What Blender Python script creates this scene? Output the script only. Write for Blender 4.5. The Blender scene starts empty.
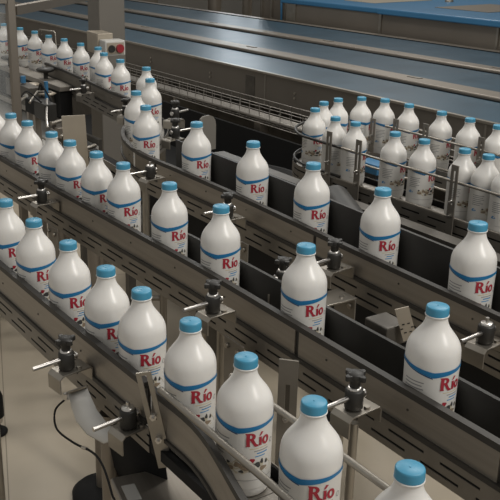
import bpy, math, random
from mathutils import Vector
random.seed(7)
S = bpy.context.scene
COL = S.collection
PI = math.pi

# ------------------------------------------------------------------ camera, world, lights, exposure
CAM_Z = 1.85
F_PX = 880.0
pitch = math.atan(320/880.0)
yaw = math.atan(553/(880/math.cos(pitch)))
cd = bpy.data.cameras.new('camera')
cam = bpy.data.objects.new('camera', cd); COL.objects.link(cam)
cam.location = (0, 0, CAM_Z)
cam.rotation_euler = (PI/2-pitch, 0, -yaw)
cd.sensor_width = 36; cd.sensor_fit = 'HORIZONTAL'
cd.lens = F_PX*36/500
cd.shift_x = (250-183)/500.0      # the photograph is cropped off-centre
cd.clip_start = 0.05; cd.clip_end = 100
S.camera = cam

w = bpy.data.worlds.new('world'); S.world = w; w.use_nodes = True
w.node_tree.nodes['Background'].inputs[0].default_value = (1.0, 0.97, 0.92, 1)
w.node_tree.nodes['Background'].inputs[1].default_value = 0.34

def area(name, loc, target, sx, sy, power, color=(1, 0.965, 0.91)):
    l = bpy.data.lights.new(name, 'AREA'); l.shape = 'RECTANGLE'; l.size = sx; l.size_y = sy
    l.energy = power; l.color = color
    o = bpy.data.objects.new(name, l); COL.objects.link(o); o.location = loc
    d = Vector(target)-Vector(loc)
    o.rotation_euler = d.to_track_quat('-Z', 'Y').to_euler()
    return o
area('hall_lamp', (1.9, -1.0, 3.9), (0.95, 1.3, 1.0), 0.5, 2.2, 78)
area('hall_lamp', (3.6, 2.2, 4.3), (2.4, 2.6, 1.0), 0.6, 2.4, 75)
area('hall_lamp', (2.6, 6.3, 4.3), (2.2, 5.4, 1.0), 0.6, 2.4, 55)
area('hall_lamp', (6.8, 7.3, 4.3), (6.0, 7.0, 1.0), 0.6, 2.4, 45)
area('window_daylight', (8.6, 12.4, 3.5), (3.6, 5.0, 1.0), 1.0, 2.2, 42, (0.86, 0.94, 1.0))
S.view_settings.view_transform = 'Standard'; S.view_settings.look = 'None'
S.view_settings.gamma = 1; S.view_settings.use_curve_mapping = False
S.view_settings.exposure = 0.07

# ------------------------------------------------------------------ materials
def mat(name, col, rough=0.5, metal=0.0, noise=0.0, nscale=8.0, stretch=(1, 1, 1), rvar=0.0, bump=0.0, sss=0.0, spec=None, alpha=None, trans=0.0):
    m = bpy.data.materials.new(name); m.use_nodes = True
    nt = m.node_tree; b = nt.nodes['Principled BSDF']
    b.inputs['Base Color'].default_value = (*col, 1); b.inputs['Roughness'].default_value = rough
    b.inputs['Metallic'].default_value = metal
    if spec is not None: b.inputs['Specular IOR Level'].default_value = spec
    if sss:
        b.inputs['Subsurface Weight'].default_value = sss
        b.inputs['Subsurface Radius'].default_value = (0.02, 0.018, 0.015); b.inputs['Subsurface Scale'].default_value = 0.5
    if trans: b.inputs['Transmission Weight'].default_value = trans
    if alpha is not None: b.inputs['Alpha'].default_value = alpha
    if noise or rvar or bump:
        tc = nt.nodes.new('ShaderNodeTexCoord'); mp = nt.nodes.new('ShaderNodeMapping')
        mp.inputs['Scale'].default_value = stretch
        nz = nt.nodes.new('ShaderNodeTexNoise'); nz.inputs['Scale'].default_value = nscale; nz.inputs['Detail'].default_value = 5
        nt.links.new(tc.outputs['Object'], mp.inputs['Vector']); nt.links.new(mp.outputs['Vector'], nz.inputs['Vector'])
        if noise:
            r = nt.nodes.new('ShaderNodeValToRGB')
            r.color_ramp.elements[0].position = .3; r.color_ramp.elements[1].position = .7
            r.color_ramp.elements[0].color = (*[c*(1-noise) for c in col], 1)
            r.color_ramp.elements[1].color = (*[min(1, c*(1+noise)) for c in col], 1)
            nt.links.new(nz.outputs['Fac'], r.inputs['Fac']); nt.links.new(r.outputs['Color'], b.inputs['Base Color'])
        if rvar:
            k = nt.nodes.new('ShaderNodeMapRange'); k.inputs['To Min'].default_value = rough-rvar; k.inputs['To Max'].default_value = rough+rvar
            nt.links.new(nz.outputs['Fac'], k.inputs['Value']); nt.links.new(k.outputs['Result'], b.inputs['Roughness'])
        if bump:
            bp = nt.nodes.new('ShaderNodeBump'); bp.inputs['Strength'].default_value = bump; bp.inputs['Distance'].default_value = .002
            nt.links.new(nz.outputs['Fac'], bp.inputs['Height']); nt.links.new(bp.outputs['Normal'], b.inputs['Normal'])
    return m
M = {}
M['bottle'] = mat('bottle_plastic', (0.70, 0.685, 0.655), .30, sss=.15)
M['label'] = mat('label_paper', (0.66, 0.645, 0.61), .33)
M['cap'] = mat('cap_plastic', (0.052, 0.262, 0.41), .42)
M['band'] = mat('band_ink', (0.012, 0.16, 0.36), .4)
M['banddark'] = mat('band_dark_ink', (0.012, 0.06, 0.16), .4)
M['red'] = mat('red_ink', (0.36, 0.022, 0.04), .4)
M['grey'] = mat('grey_ink', (0.25, 0.25, 0.25), .5)
M['blueink'] = mat('blue_ink', (0.06, 0.25, 0.5), .5)
M['brown'] = mat('brown_ink', (0.26, 0.20, 0.14), .5)
M['black_ink'] = mat('black_ink', (0.05, 0.05, 0.05), .5)
M['gold'] = mat('gold_ink', (0.55, 0.42, 0.18), .5)
M['cream_ink'] = mat('cream_ink', (0.52, 0.47, 0.36), .5)
M['steel'] = mat('brushed_steel', (0.325, 0.295, 0.255), .46, .7, noise=.10, nscale=3, stretch=(30, 1, 30), rvar=.06)
M['frame'] = mat('frame_steel', (0.235, 0.216, 0.188), .5, .65, noise=.18, nscale=9, rvar=.08)
M['dark_steel'] = mat('dark_steel', (0.10, 0.092, 0.08), .5, .6, noise=.2, nscale=12)
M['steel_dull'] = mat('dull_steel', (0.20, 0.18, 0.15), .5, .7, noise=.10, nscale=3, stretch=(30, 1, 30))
M['chrome'] = mat('chrome', (0.60, 0.58, 0.55), .28, 1)
M['bracket'] = mat('bracket_steel', (0.33, 0.305, 0.265), .38, .85, noise=.1, nscale=20)
M['black'] = mat('black_plastic', (0.018, 0.017, 0.015), .5, noise=.2, nscale=14)
M['lip'] = mat('guide_strip_plastic', (0.032, 0.029, 0.025), .55, noise=.15, nscale=20)
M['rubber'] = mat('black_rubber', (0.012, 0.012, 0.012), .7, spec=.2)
M['chain'] = mat('slat_chain_steel', (0.30, 0.28, 0.25), .38, .7, noise=.15, nscale=30)
M['belt'] = mat('blue_belt', (0.026, 0.060, 0.090), .38, noise=.12, nscale=5, rvar=.05, spec=.4)
M['apron'] = mat('apron_steel', (0.155, 0.14, 0.12), .55, .6, noise=.07, nscale=2)
M['wire'] = mat('wire', (0.36, 0.34, 0.31), .4, .8)
M['blue_paint'] = mat('blue_paint', (0.035, 0.15, 0.29), .4, noise=.05, nscale=3)
M['cabinet'] = mat('cabinet_steel', (0.25, 0.222, 0.188), .45, .75, noise=.08, nscale=2, rvar=.04)
M['grey_paint'] = mat('grey_paint', (0.165, 0.152, 0.132), .5, noise=.05, nscale=2)
M['white_plastic'] = mat('white_plastic', (0.55, 0.54, 0.51), .45, noise=.05, nscale=6)
M['red_knob'] = mat('red_switch', (0.30, 0.02, 0.03), .4)
M['beige'] = mat('beige_sheet', (0.40, 0.35, 0.28), .4, .3, noise=.08, nscale=8)
M['wall'] = mat('wall_paint', (0.35, 0.34, 0.32), .7, noise=.06, nscale=1)
M['glass'] = mat('guard_glass', (0.85, 0.88, 0.88), .12, trans=0, alpha=.09)

def floor_mat():
    m = mat('floor_resin', (0.45, 0.39, 0.30), .42, noise=.10, nscale=2.2, rvar=.08)
    nt = m.node_tree; b = nt.nodes['Principled BSDF']
    src = b.inputs['Base Color'].links[0].from_socket
    tc = nt.nodes.new('ShaderNodeTexCoord'); br = nt.nodes.new('ShaderNodeTexBrick')
    mp = nt.nodes.new('ShaderNodeMapping'); mp.inputs['Location'].default_value = (0.045, 0.55, 0); mp.inputs['Rotation'].default_value = (0, 0, 0.32)
    br.offset = 0; br.inputs['Scale'].default_value = 1.0
    br.inputs['Brick Width'].default_value = 1.55; br.inputs['Row Height'].default_value = 2.6
    br.inputs['Mortar Size'].default_value = 0.0022; br.inputs['Mortar Smooth'].default_value = .1
    br.inputs['Color1'].default_value = (0, 0, 0, 1); br.inputs['Color2'].default_value = (0, 0, 0, 1); br.inputs['Mortar'].default_value = (1, 1, 1, 1)
    mx = nt.nodes.new('ShaderNodeMix'); mx.data_type = 'RGBA'
    mx.inputs['B'].default_value = (0.22, 0.185, 0.14, 1)
    nt.links.new(tc.outputs['Object'], mp.inputs[0]); nt.links.new(mp.outputs[0], br.inputs['Vector'])
    nt.links.new(br.outputs['Color'], mx.inputs['Factor']); nt.links.new(src, mx.inputs['A'])
    nt.links.new(mx.outputs['Result'], b.inputs['Base Color'])
    return m
M['floor'] = floor_mat()

# ------------------------------------------------------------------ mesh builder
class MB:
    def __init__(s): s.v = []; s.f = []; s.mi = []; s.sm = []; s.cur = 0
    def add(s, vs, fs, smooth=False):
        n = len(s.v); s.v += [tuple(v) for v in vs]
        for f in fs: s.f.append([i+n for i in f]); s.mi.append(s.cur); s.sm.append(smooth)
    def box(s, x0, x1, y0, y1, z0, z1):
        vs = [(x, y, z) for x in (x0, x1) for y in (y0, y1) for z in (z0, z1)]
        s.add(vs, [(0, 1, 3, 2), (4, 6, 7, 5), (0, 4, 5, 1), (2, 3, 7, 6), (0, 2, 6, 4), (1, 5, 7, 3)]); return s
    def hull8(s, a, b):      # two quads a (4 pts) and b (4 pts)
        s.add(list(a)+list(b), [(3, 2, 1, 0), (4, 5, 6, 7)]+[(i, (i+1) % 4, 4+(i+1) % 4, 4+i) for i in range(4)]); return s
    def tube(s, pts, r, n=12, caps=True):
        pts = [Vector(p) for p in pts]; rings = []
        up = Vector((0, 0, 1))
        for i, p in enumerate(pts):
            d = (pts[min(i+1, len(pts)-1)]-pts[max(i-1, 0)]).normalized()
            u = d.cross(up)
            if u.length < 1e-3: u = d.cross(Vector((1, 0, 0)))
            u.normalize(); v = u.cross(d).normalized()
            rr = r[i] if isinstance(r, (list, tuple)) else r
            rings.append([p+u*rr*math.cos(2*PI*k/n)+v*rr*math.sin(2*PI*k/n) for k in range(n)])
        vs = [q for R in rings for q in R]; fs = []
        for i in range(len(pts)-1):
            for k in range(n):
                fs.append((i*n+k, i*n+(k+1) % n, (i+1)*n+(k+1) % n, (i+1)*n+k))
        s.add(vs, fs, True)
        if caps:
            s.add(rings[0], [tuple(range(n))[::-1]]); s.add(rings[-1], [tuple(range(n))])
        return s
    def lathe(s, prof, n=32, c=(0, 0, 0), smooth=True):
        vs = []; fs = []
        for (r, z) in prof:
            for k in range(n):
                a = 2*PI*k/n; vs.append((c[0]+r*math.cos(a), c[1]+r*math.sin(a), c[2]+z))
        for i in range(len(prof)-1):
            for k in range(n): fs.append((i*n+k, i*n+(k+1) % n, (i+1)*n+(k+1) % n, (i+1)*n+k))
        s.add(vs, fs, smooth)
        for i, rev in ((0, True), (len(prof)-1, False)):
            if prof[i][0] > 1e-5:
                ring = vs[i*n:(i+1)*n]; s.add(ring, [tuple(range(n))[::-1] if rev else tuple(range(n))])
        return s
    def prism(s, poly, z0, z1):   # xy polygon extruded in z
        n = len(poly)
        s.add([(x, y, z0) for x, y in poly]+[(x, y, z1) for x, y in poly],
              [tuple(range(n))[::-1], tuple(range(n, 2*n))]+[(i, (i+1) % n, n+(i+1) % n, n+i) for i in range(n)]); return s
    def build(s, name, mats, parent=None, bevel=0):
        me = bpy.data.meshes.new(name); me.from_pydata(s.v, [], s.f)
        if not isinstance(mats, (list, tuple)): mats = [mats]
        for m in mats: me.materials.append(m if not isinstance(m, str) else M[m])
        me.polygons.foreach_set('material_index', s.mi); me.polygons.foreach_set('use_smooth', s.sm)
        me.update()
        o = bpy.data.objects.new(name, me); COL.objects.link(o)
        if parent: o.parent = parent
        if bevel:
            b = o.modifiers.new('bevel', 'BEVEL'); b.width = bevel; b.segments = 2; b.limit_method = 'ANGLE'
        return o

def tag(o, label, cat, group=None):
    o['label'] = label; o['category'] = cat
    if group: o['group'] = group
    return o
def thing(name, label, cat, loc=(0, 0, 0), rz=0, group=None):
    o = bpy.data.objects.new(name, None); COL.objects.link(o); o.location = loc; o.rotation_euler = (0, 0, rz)
    return tag(o, label, cat, group)
def struct(o): o['kind'] = 'structure'; return o
def copy_tree(o, parent=None, skip=()):
    c = o.copy(); COL.objects.link(c); c.parent = parent
    for ch in [k for k in o.children if k.name.split('.')[0] not in skip]: copy_tree(ch, c, skip)
    return c

def smooth(pts, n=8):
    return [(v.x, v.y, v.z) for v in catmull(pts, n)]
def catmull(pts, n):
    P = [Vector(p) for p in pts]; E = [2*P[0]-P[1]]+P+[2*P[-1]-P[-2]]; out = []
    for i in range(1, len(E)-2):
        a, b, c, d = E[i-1:i+3]
        for k in range(n):
            q = k/n; out.append(.5*((2*b)+(c-a)*q+(2*a-5*b+4*c-d)*q*q+(-a+3*b-3*c+d)*q**3))
    return out+[P[-1]]

class Path:
    def __init__(s, pts, smooth=True, n=10):
        P = [Vector((*p, 0)) for p in pts]; out = []
        if smooth and len(P) > 2:
            E = [2*P[0]-P[1]]+P+[2*P[-1]-P[-2]]
            for i in range(1, len(E)-2):
                a, b, c, d = E[i-1:i+3]
                for k in range(n):
                    t = k/n
                    out.append(.5*((2*b)+(c-a)*t+(2*a-5*b+4*c-d)*t*t+(-a+3*b-3*c+d)*t**3))
            out.append(P[-1])
        else: out = P
        s.p = out; s.s = [0]
        for i in range(1, len(out)): s.s.append(s.s[-1]+(out[i]-out[i-1]).length)
        s.L = s.s[-1]
    def at(s, q, off=0):
        q = max(0, min(s.L, q)); i = 0
        while i < len(s.s)-2 and s.s[i+1] < q: i += 1
        t = (q-s.s[i])/max(1e-9, s.s[i+1]-s.s[i]); p = s.p[i].lerp(s.p[i+1], t)
        e = .02; a = s._r(q-e); b = s._r(q+e); d = (b-a).normalized()
        return Vector((p.x-d.y*off, p.y+d.x*off, 0))
    def _r(s, q):
        q = max(0, min(s.L, q)); i = 0
        while i < len(s.s)-2 and s.s[i+1] < q: i += 1
        return s.p[i].lerp(s.p[i+1], (q-s.s[i])/max(1e-9, s.s[i+1]-s.s[i]))
    def knots(s, a, b):
        st = [a]+[q for q in s.s if a+.004 < q < b-.004]+[b]
        out = [st[0]]
        for q in st[1:-1]:
            if q-out[-1] > .03: out.append(q)
        return out+[st[-1]]
    def s_at_y(s, y):      # first arc length where path passes y
        for i in range(len(s.p)-1):
            a, b = s.p[i].y, s.p[i+1].y
            if (a-y)*(b-y) <= 0 and a != b: return s.s[i]+(s.s[i+1]-s.s[i])*(y-a)/(b-a)
        return 0
def strip(mb, path, a, b, o0, o1, z0, z1):
    ks = path.knots(a, b); vs = []; fs = []
    for q in ks:
        A = path.at(q, o0); B = path.at(q, o1)
        vs += [(A.x, A.y, z0), (B.x, B.y, z0), (B.x, B.y, z1), (A.x, A.y, z1)]
    for i in range(len(ks)-1):
        for k in range(4): fs.append((i*4+k, i*4+(k+1) % 4, i*4+4+(k+1) % 4, i*4+4+k))
    n = len(vs); fs += [(3, 2, 1, 0), (n-4, n-3, n-2, n-1)]
    mb.add(vs, fs)
def slotted(mb, path, a, b, o0, o1, z0, z1, pitch=.118, rows=2):
    """plate with rows of real long holes"""
    h = z1-z0; sl = h*.10
    zs = [z0+h*.30, z0+h*.70] if rows == 2 else [z0+h*.5]
    edges = [z0]
    for z in zs: edges += [z-sl/2, z+sl/2]
    edges.append(z1)
    for i in range(0, len(edges), 2): strip(mb, path, a, b, o0, o1, edges[i], edges[i+1])
    for ri, z in enumerate(zs):
        q = a+(ri*pitch*.35); strip(mb, path, a, max(a+.002, q+.001), o0, o1, z-sl/2, z+sl/2)
        while q < b:
            e = min(q+pitch*.30, b)
            if e-q > .001: strip(mb, path, q, e, o0, o1, z-sl/2, z+sl/2)
            q += pitch

# ------------------------------------------------------------------ structure
fl = MB().box(-3, 11, -2, 16, -.05, 0).build('floor', 'floor'); struct(fl)
struct(MB().box(-3, 11, 16, 16.2, 0, 5).build('wall_back', 'wall'))
struct(MB().box(11, 11.2, -2, 16, 0, 5).build('wall_right', 'wall'))

# ------------------------------------------------------------------ lane paths (far -> near; offset > 0 is away from the camera)
PA = Path([(0.6519, 2.8173), (0.6715, 1.9949), (0.6828, 1.5401), (0.6983, 1.1533), (0.7076, 0.834), (0.7087, 0.6501), (0.7087, 0.4177)])
PB = Path([(0.972, 3.5049), (0.9859, 2.963), (0.9968, 2.4695), (1.0123, 2.0149), (1.0288, 1.57), (1.0298, 1.1827), (1.0309, 0.6211)])
PC = Path([(1.9066, 6.0508), (1.9045, 4.8887), (1.8911, 4.4042), (1.855, 4.0158), (1.8085, 3.6077), (1.7847, 3.3261), (1.6691, 3.0612), (1.4729, 2.8229), (1.3799, 2.5489), (1.3748, 2.2389), (1.3748, 1.9387), (1.3675, 1.6674), (1.3582, 1.4057), (1.352, 1.1247), (1.3469, 0.8534)])
BA, BB, BC, BD = 1.003, 1.043, 1.073, .97
arc = [(2.345+.208*math.cos(t), 2.590+.196*math.sin(t)) for t in [PI*k/12 for k in range(0, 13)]]
PD = Path([(2.55, .95), (2.553, 1.8), (2.553, 2.3)]+arc+[(2.137, 2.3), (2.145, 1.8), (2.152, .93)], n=4)

def conveyor(name, label, path, base, legs, zf=.035, s0=0, s1=None, hw=.046, group='bottle conveyors', near_end=None):
    s1 = s1 or path.L
    t = thing(name, label, 'conveyor', (path.at(s0).x, path.at(s0).y, 0), group=group)
    inv = Vector(t.location)
    def B(mb, nm, m):
        mb.v = [(x-inv.x, y-inv.y, z) for x, y, z in mb.v]; return mb.build(nm, m, t)
    mb = MB(); q = s0
    while q < s1-.01:
        strip(mb, path, q, min(q+.0365, s1), -hw+.003, hw-.003, base-.006, base); q += .0381
    B(mb, 'slat_chain', 'chain')
    for sd in (-1, 1):
        mb = MB(); a, b = sorted((sd*(hw+.0125), sd*(hw+.014)))
        slotted(mb, path, s0, (near_end or s1) if sd < 0 else s1, a, b, base-zf, base+.018)
        B(mb, 'side_plate', 'frame')
    mb = MB(); strip(mb, path, s0, s1, -hw-.0118, hw+.0118, base-zf+.002, base-.008)
    for a, b in ((-hw-.0118, -hw-.0095), (hw+.0095, hw+.0118)): strip(mb, path, s0, (near_end or s1) if a < 0 else s1, a, b, base-.008, base+.016)  # black backing walls behind the slots, put in so the holes look dark
    B(mb, 'bed_and_slot_backing', 'rubber')
    for q in legs:
        for sd in (-1, 1):
            mb = MB(); p = path.at(q, sd*(hw-.012))
            mb.tube([(p.x, p.y, .03), (p.x, p.y, base-zf+.004)], .016, 14)
            lg = B(mb, 'leg', 'bracket')
            mb = MB(); mb.lathe([(.045, 0), (.045, .012), (.02, .024), (.013, .03), (.012, .05)], 20, (p.x, p.y, 0))
            mb.v = [(x-inv.x, y-inv.y, z) for x, y, z in mb.v]; mb.build('levelling_foot', 'rubber', lg)
        mb = MB(); a = path.at(q-.01, -hw+.012); b = path.at(q-.01, hw-.012)
        mb.tube([(a.x, a.y, .35), (b.x, b.y, .35)], .012, 10); B(mb, 'cross_bar', 'bracket')
    return t
conveyor('bottle_conveyor', 'nearest single-lane steel bottle conveyor with slotted side plates', PA, BA, [.5], zf=.032, s1=PA.L, near_end=PA.s_at_y(1.20))
conveyor('bottle_conveyor', 'second steel bottle conveyor from the camera, straight lane with widely spaced bottles', PB, BB, [1.9], zf=.032)
conveyor('bottle_conveyor', 'third steel bottle conveyor, bending in an S from the far upper left', PC, BC, [1.4, 3.0], zf=.035)
conveyor('bottle_conveyor', 'U-turn bottle conveyor with rod rails below the blue belts', PD, BD, [.5, 1.3, PD.L-1.45], zf=.045)

# ------------------------------------------------------------------ guards
def guard(label, path, s0, s1, side, base, seams=(), group='plate guide rails', zb=.020, zt=.100, dull=0):
    t = thing('guide_rail', label, 'guide rail', (path.at(s0).x, path.at(s0).y, base), group=group)
    L = Vector(t.location)
    def B(mb, nm, m):
        mb.v = [(x-L.x, y-L.y, z-L.z) for x, y, z in mb.v]; return mb.build(nm, m, t)
    def st(mb, a, b, o0, o1, z0, z1):
        o0, o1 = sorted((side*o0, side*o1)); strip(mb, path, a, b, o0, o1, base+z0, base+z1)
    mb = MB(); st(mb, s0, s1, .0475, .0535, zb, zt-.008); st(mb, s0, s1, .0465, .0605 if side < 0 else .0545, zt-.008, zt+.004); st(mb, s0, s1, .0535, .062, zb, zb+.008)
    B(mb, 'black_strip', 'lip' if side < 0 else 'black')
    ed = [s0]+[x for x in seams]+[s1]
    for k_, (a, b) in enumerate(zip(ed[:-1], ed[1:])):
        mb = MB(); st(mb, a+.006, b-.006, .0536, .0566, zb+.008, zt-.008)
        B(mb, 'steel_plate', 'steel_dull' if k_ < dull else 'steel')
        mb = MB()
        q = a+.09
        while q < b-.05:
            p = path.at(q, side*.0566); e = path.at(q, side*.058)
            mb.tube([(p.x, p.y, base+.058), (e.x, e.y, base+.058)], .0022, 8); q += .21
        if mb.v: B(mb, 'rivet', 'dark_steel')['kind'] = 'stuff'
    return t
sy = PA.s_at_y
guard('steel guide rail with black top strip along the near side of the nearest lane', PA, 0, sy(1.212), -1, BA, (), zt=.100)
guard('black far-side guide rail behind the crowded bottles of the nearest lane', PA, 0, sy(1.27), 1, BA, (), zt=.05)
# flared entry plate of the nearest lane
PF = Path([(0.6488, 1.205), (0.6529, 1.0938), (0.6467, 1.0258), (0.6312, 0.9576), (0.6157, 0.899), (0.5982, 0.8307), (0.5744, 0.7428)])
t = thing('flared_guide_plate', 'short steel guide plate flaring outward beside the nearest bottles, black edge strip', 'guide plate', (.64, 1.17, BA))
mb = MB(); strip(mb, PF, 0, PF.L, -.0015, .0015, BA+.015, BA+.082); mb.v = [(x-.64, y-1.17, z-BA) for x, y, z in mb.v]; mb.build('steel_plate', 'steel', t)
mb = MB(); strip(mb, PF, 0, PF.L, -.005, .006, BA+.082, BA+.094); mb.v = [(x-.64, y-1.17, z-BA) for x, y, z in mb.v]; mb.build('black_strip', 'lip', t)
mb = MB(); strip(mb, PF, 0, PF.L, -.006, .0, BA+.008, BA+.015); mb.v = [(x-.64, y-1.17, z-BA) for x, y, z in mb.v]; mb.build('lower_strip', 'lip', t)
sy = PB.s_at_y
guard('long near-side steel guide rail of the second lane with black top strip', PB, 0, PB.L, -1, BB, (sy(2.82), sy(1.215), sy(.72)), zt=.091)
guard('black far-side guide rail behind the second lane of bottles', PB, sy(1.97), PB.L, 1, BB, (sy(1.43), sy(1.02)), zt=.088)
sy = PC.s_at_y
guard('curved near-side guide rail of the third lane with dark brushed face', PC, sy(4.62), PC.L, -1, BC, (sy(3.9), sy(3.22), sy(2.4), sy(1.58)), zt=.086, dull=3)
guard('dark far-side guide rail of the third lane', PC, sy(2.45), PC.L, 1, BC, (sy(1.75),), zt=.128, zb=.0)

# rod rails
def rod_rail(label, pts, r=.005, m='bracket'):
    o = MB().tube(pts, r, 12).build('rod_rail', m); tag(o, label, 'rod rail', 'round rod rails'); return o
rod_rail('grey round rod passing in front of the nearest bottles at lower middle', [(0.6384, 1.1563, 1.118), (0.6395, 0.9772, 1.118), (0.6384, 0.8029, 1.12), (0.6364, 0.4929, 1.12)], .0062)
rod_rail('shiny round rod passing behind the nearest bottles at lower middle', [(0.7686, 1.136, 1.118), (0.7686, 0.9327, 1.122), (0.7686, 0.5938, 1.124), (0.7686, 0.4001, 1.124)], .0058)

def off_pts(path, a, b, off, z, n=40):
    out = []
    for q in [a+(b-a)*k/n for k in range(n+1)]:
        p = path.at(q, off); out.append((p.x, p.y, z))
    return out
# PD runs rear lane (near->far), arc, front lane; direction +Y gives offset<0 = +X side (outside)
sU = 2.59-.95; eU = sU+PI*.2
rod_rail('upper rod rail along the outside of the front file on the U-turn conveyor', off_pts(PD, eU+.18, PD.L, -.054, BD+.138), .0045)
rod_rail('lower rod rail along the outside of the front file on the U-turn conveyor', off_pts(PD, eU+.18, PD.L, -.054, BD+.02), .0045)
rod_rail('dark curved rod rail around the outside of the U-turn conveyor', off_pts(PD, sU-.05, eU+.2, -.054, BD+.138), .0055, 'black')
rod_rail('lower dark curved rod rail around the U-turn conveyor', off_pts(PD, sU-.05, eU+.2, -.054, BD+.03), .0055, 'black')
rod_rail('upper inner rod rail before the rear file of the U-turn conveyor', [(2.4849, 1.0331, BD+.138), (2.4849, 2.6018, BD+.138)], .0045)
rod_rail('lower inner rod rail before the rear file of the U-turn conveyor', [(2.4849, 1.0331, BD+.03), (2.4849, 2.6018, BD+.03)], .0045)
rod_rail('inner rod rail just behind the front file of the U-turn conveyor', [(2.1978, 1.0244, BD+.06), (2.1978, 2.5253, BD+.06)], .004)
rod_rail('rear outside rod rail of the U-turn conveyor', [(2.6057, 1.0368, BD+.12), (2.6057, 2.5861, BD+.12)], .0045)
# slotted uprights
def upright(label, x, y, z0, z1, wdt=.028, rz=0, tilt=0, foot=True, s0=.45, s1=.92, m='frame'):
    t = thing('slotted_upright', label, 'rail bracket', (x, y, z0), rz, group='slotted rail uprights')
    t.rotation_euler = (tilt, 0, rz)
    h = z1-z0; a, b = h*s0, h*s1; th = .002; hw = wdt/2
    mb = MB()
    mb.box(-th, th, -hw, -.0045, 0, h); mb.box(-th, th, .0045, hw, 0, h)
    mb.box(-th, th, -.0045, .0045, 0, a); mb.box(-th, th, -.0045, .0045, b, h)
    if foot: mb.box(-th, .035, -hw, hw, -.004, 0)
    mb.build('slotted_bar', m, t)
    for zz in (h*.3, h*s0+(b-a)*.1):
        m2 = MB(); m2.tube([(-.009, 0, zz), (-.002, 0, zz)], .0065, 6); m2.tube([(-.016, 0, zz), (-.009, 0, zz)], .003, 8)
        m2.build('bolt', 'chrome', t)
    return t
for i, (y, top) in enumerate([(2.450, 1.160), (2.290, 1.160), (1.847, 1.168), (1.38, 1.16)]):
    upright('slotted upright holding the front rods, %s from the U-turn bend' % ('first', 'second', 'third', 'fourth')[i], 2.068, y, BD-.035, top, foot=False)
for i, (y) in enumerate([2.66, 2.53, 2.37, 2.10, 1.8]):
    upright('short slotted upright between the two files of the U-turn conveyor, %s from the bend' % ('first', 'second', 'third', 'fourth', 'fifth')[i], 2.47, y, BD+.02, (1.13, 1.15, 1.16, 1.16, 1.16)[i], foot=False)
upright('tall tilted slotted upright clamped beside the nearest bottles at lower left', 0.648, 1.158, .965, 1.150, wdt=.026, rz=.95, tilt=-.20, s0=.5, s1=.97, m='bracket')
upright('slotted upright with steel head between the nearest lane and the second lane', 0.900, 1.143, 0, 1.112, wdt=.036, rz=.75, foot=False, s0=.885, s1=.955)

# ------------------------------------------------------------------ clamps
def make_clamp(label):
    t = thing('rail_clamp', label, 'clamp', group='black rail clamps')
    mb = MB()      # bent bracket under the clamp body, local: -X outwards, origin = centre of clamp body
    y0, y1 = -.022, .022; z = -.024
    prof = [(.046, z-.030), (.046, z-.004), (.042, z), (-.022, z), (-.030, z-.008), (-.030, z-.038)]
    th = .003; n = len(prof)
    inner = [(.043, z-.030), (.043, z-.006), (.040, z-th), (-.021, z-th), (-.027, z-.009), (-.027, z-.038)]
    vs = [(x, y, zz) for y in (y0, y1) for (x, zz) in prof+inner[::-1]]
    m = 2*n; fs = [tuple([i, (i+1) % m, m+(i+1) % m, m+i]) for i in range(m)]
    for k in range(n-1):
        fs.append((k, k+1, m-2-k, m-1-k)[::-1]); fs.append((m+k, m+k+1, 2*m-2-k, 2*m-1-k))
    mb.add(vs, fs)
    mb.tube([(.02, -.012, z), (.02, -.012, z+.004)], .006, 6); mb.tube([(.02, .012, z), (.02, .012, z+.004)], .006, 6)
    mb.build('bent_bracket', 'bracket', t, bevel=.0006)
    MB().lathe([(.0135, -.022), (.0155, -.020), (.0155, .010), (.0140, .013), (.010, .0135), (.0, .0135)], 24).build('clamp_body', 'black', t)
    MB().lathe([(.0120, .013), (.0120, .017), (.0095, .018), (0, .018)], 20).build('collar', 'chrome', t)
    MB().tube([(-.074, 0, -.001), (-.012, 0, -.001)], .0042, 12).build('rod', 'chrome', t)
    MB().tube([(.012, 0, -.001), (.024, 0, -.001)], .0045, 12).tube([(.019, 0, -.001), (.022, 0, -.001)], .008, 6).build('guide_pin', 'chrome', t)
    mb = MB()
    pts = []
    for k in range(40):
        a = 2*PI*k/40; r = .0150+.0072*math.cos(4*a); pts.append((r*math.cos(a), r*math.sin(a)))
    mb.prism(pts, .033, .042); mb.lathe([(.009, .018), (.0095, .027), (.014, .034), (.014, .042), (.009, .045), (0, .0455)], 20)
    mb.build('star_knob', 'black', t, bevel=.0012)
    return t
clamp0 = None
def clamp(label, x, y, z, rz=0, knob=True, rodlen=1):
    global clamp0
    if clamp0 is None:
        clamp0 = make_clamp(label); t = clamp0
    else:
        t = copy_tree(clamp0, None, () if knob else ('star_knob',)); t['label'] = label
    if not knob: MB().tube([(0, 0, .017), (0, 0, .027)], .0035, 8).build('stud', 'chrome', t)
    t.location = (x, y, z); t.rotation_euler = (0, 0, rz); return t
clamp('black star-knob clamp on the near side of the nearest lane, rod pointing at the floor', 0.5796, 1.4227, 1.077, rz=.15)
clamp('black star-knob clamp at the upper left of the second lane\'s near rail', 0.8966, 2.3261, 1.128, rz=.05)
clamp('black star-knob clamp on the second lane\'s near rail, behind the nearest bottles, middle', 0.8925, 1.3915, 1.138, rz=.1)
clamp('black star-knob clamp on the second lane beside the second-nearest bottle\'s cap, lower right', 0.8925, 0.9577, 1.130, rz=.08)
clamp('knobless black clamp on the third lane\'s near rail beside the bend', 1.2457, 2.3076, 1.157, rz=.12, knob=False)
clamp('star-knob clamp on the third lane\'s rail, half hidden behind a second-lane cap', 1.2436, 1.8718, 1.150)
clamp('black star-knob clamp on the third lane\'s near rail, right of the middle bottle', 1.2436, 1.4332, 1.152, rz=.1)
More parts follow.
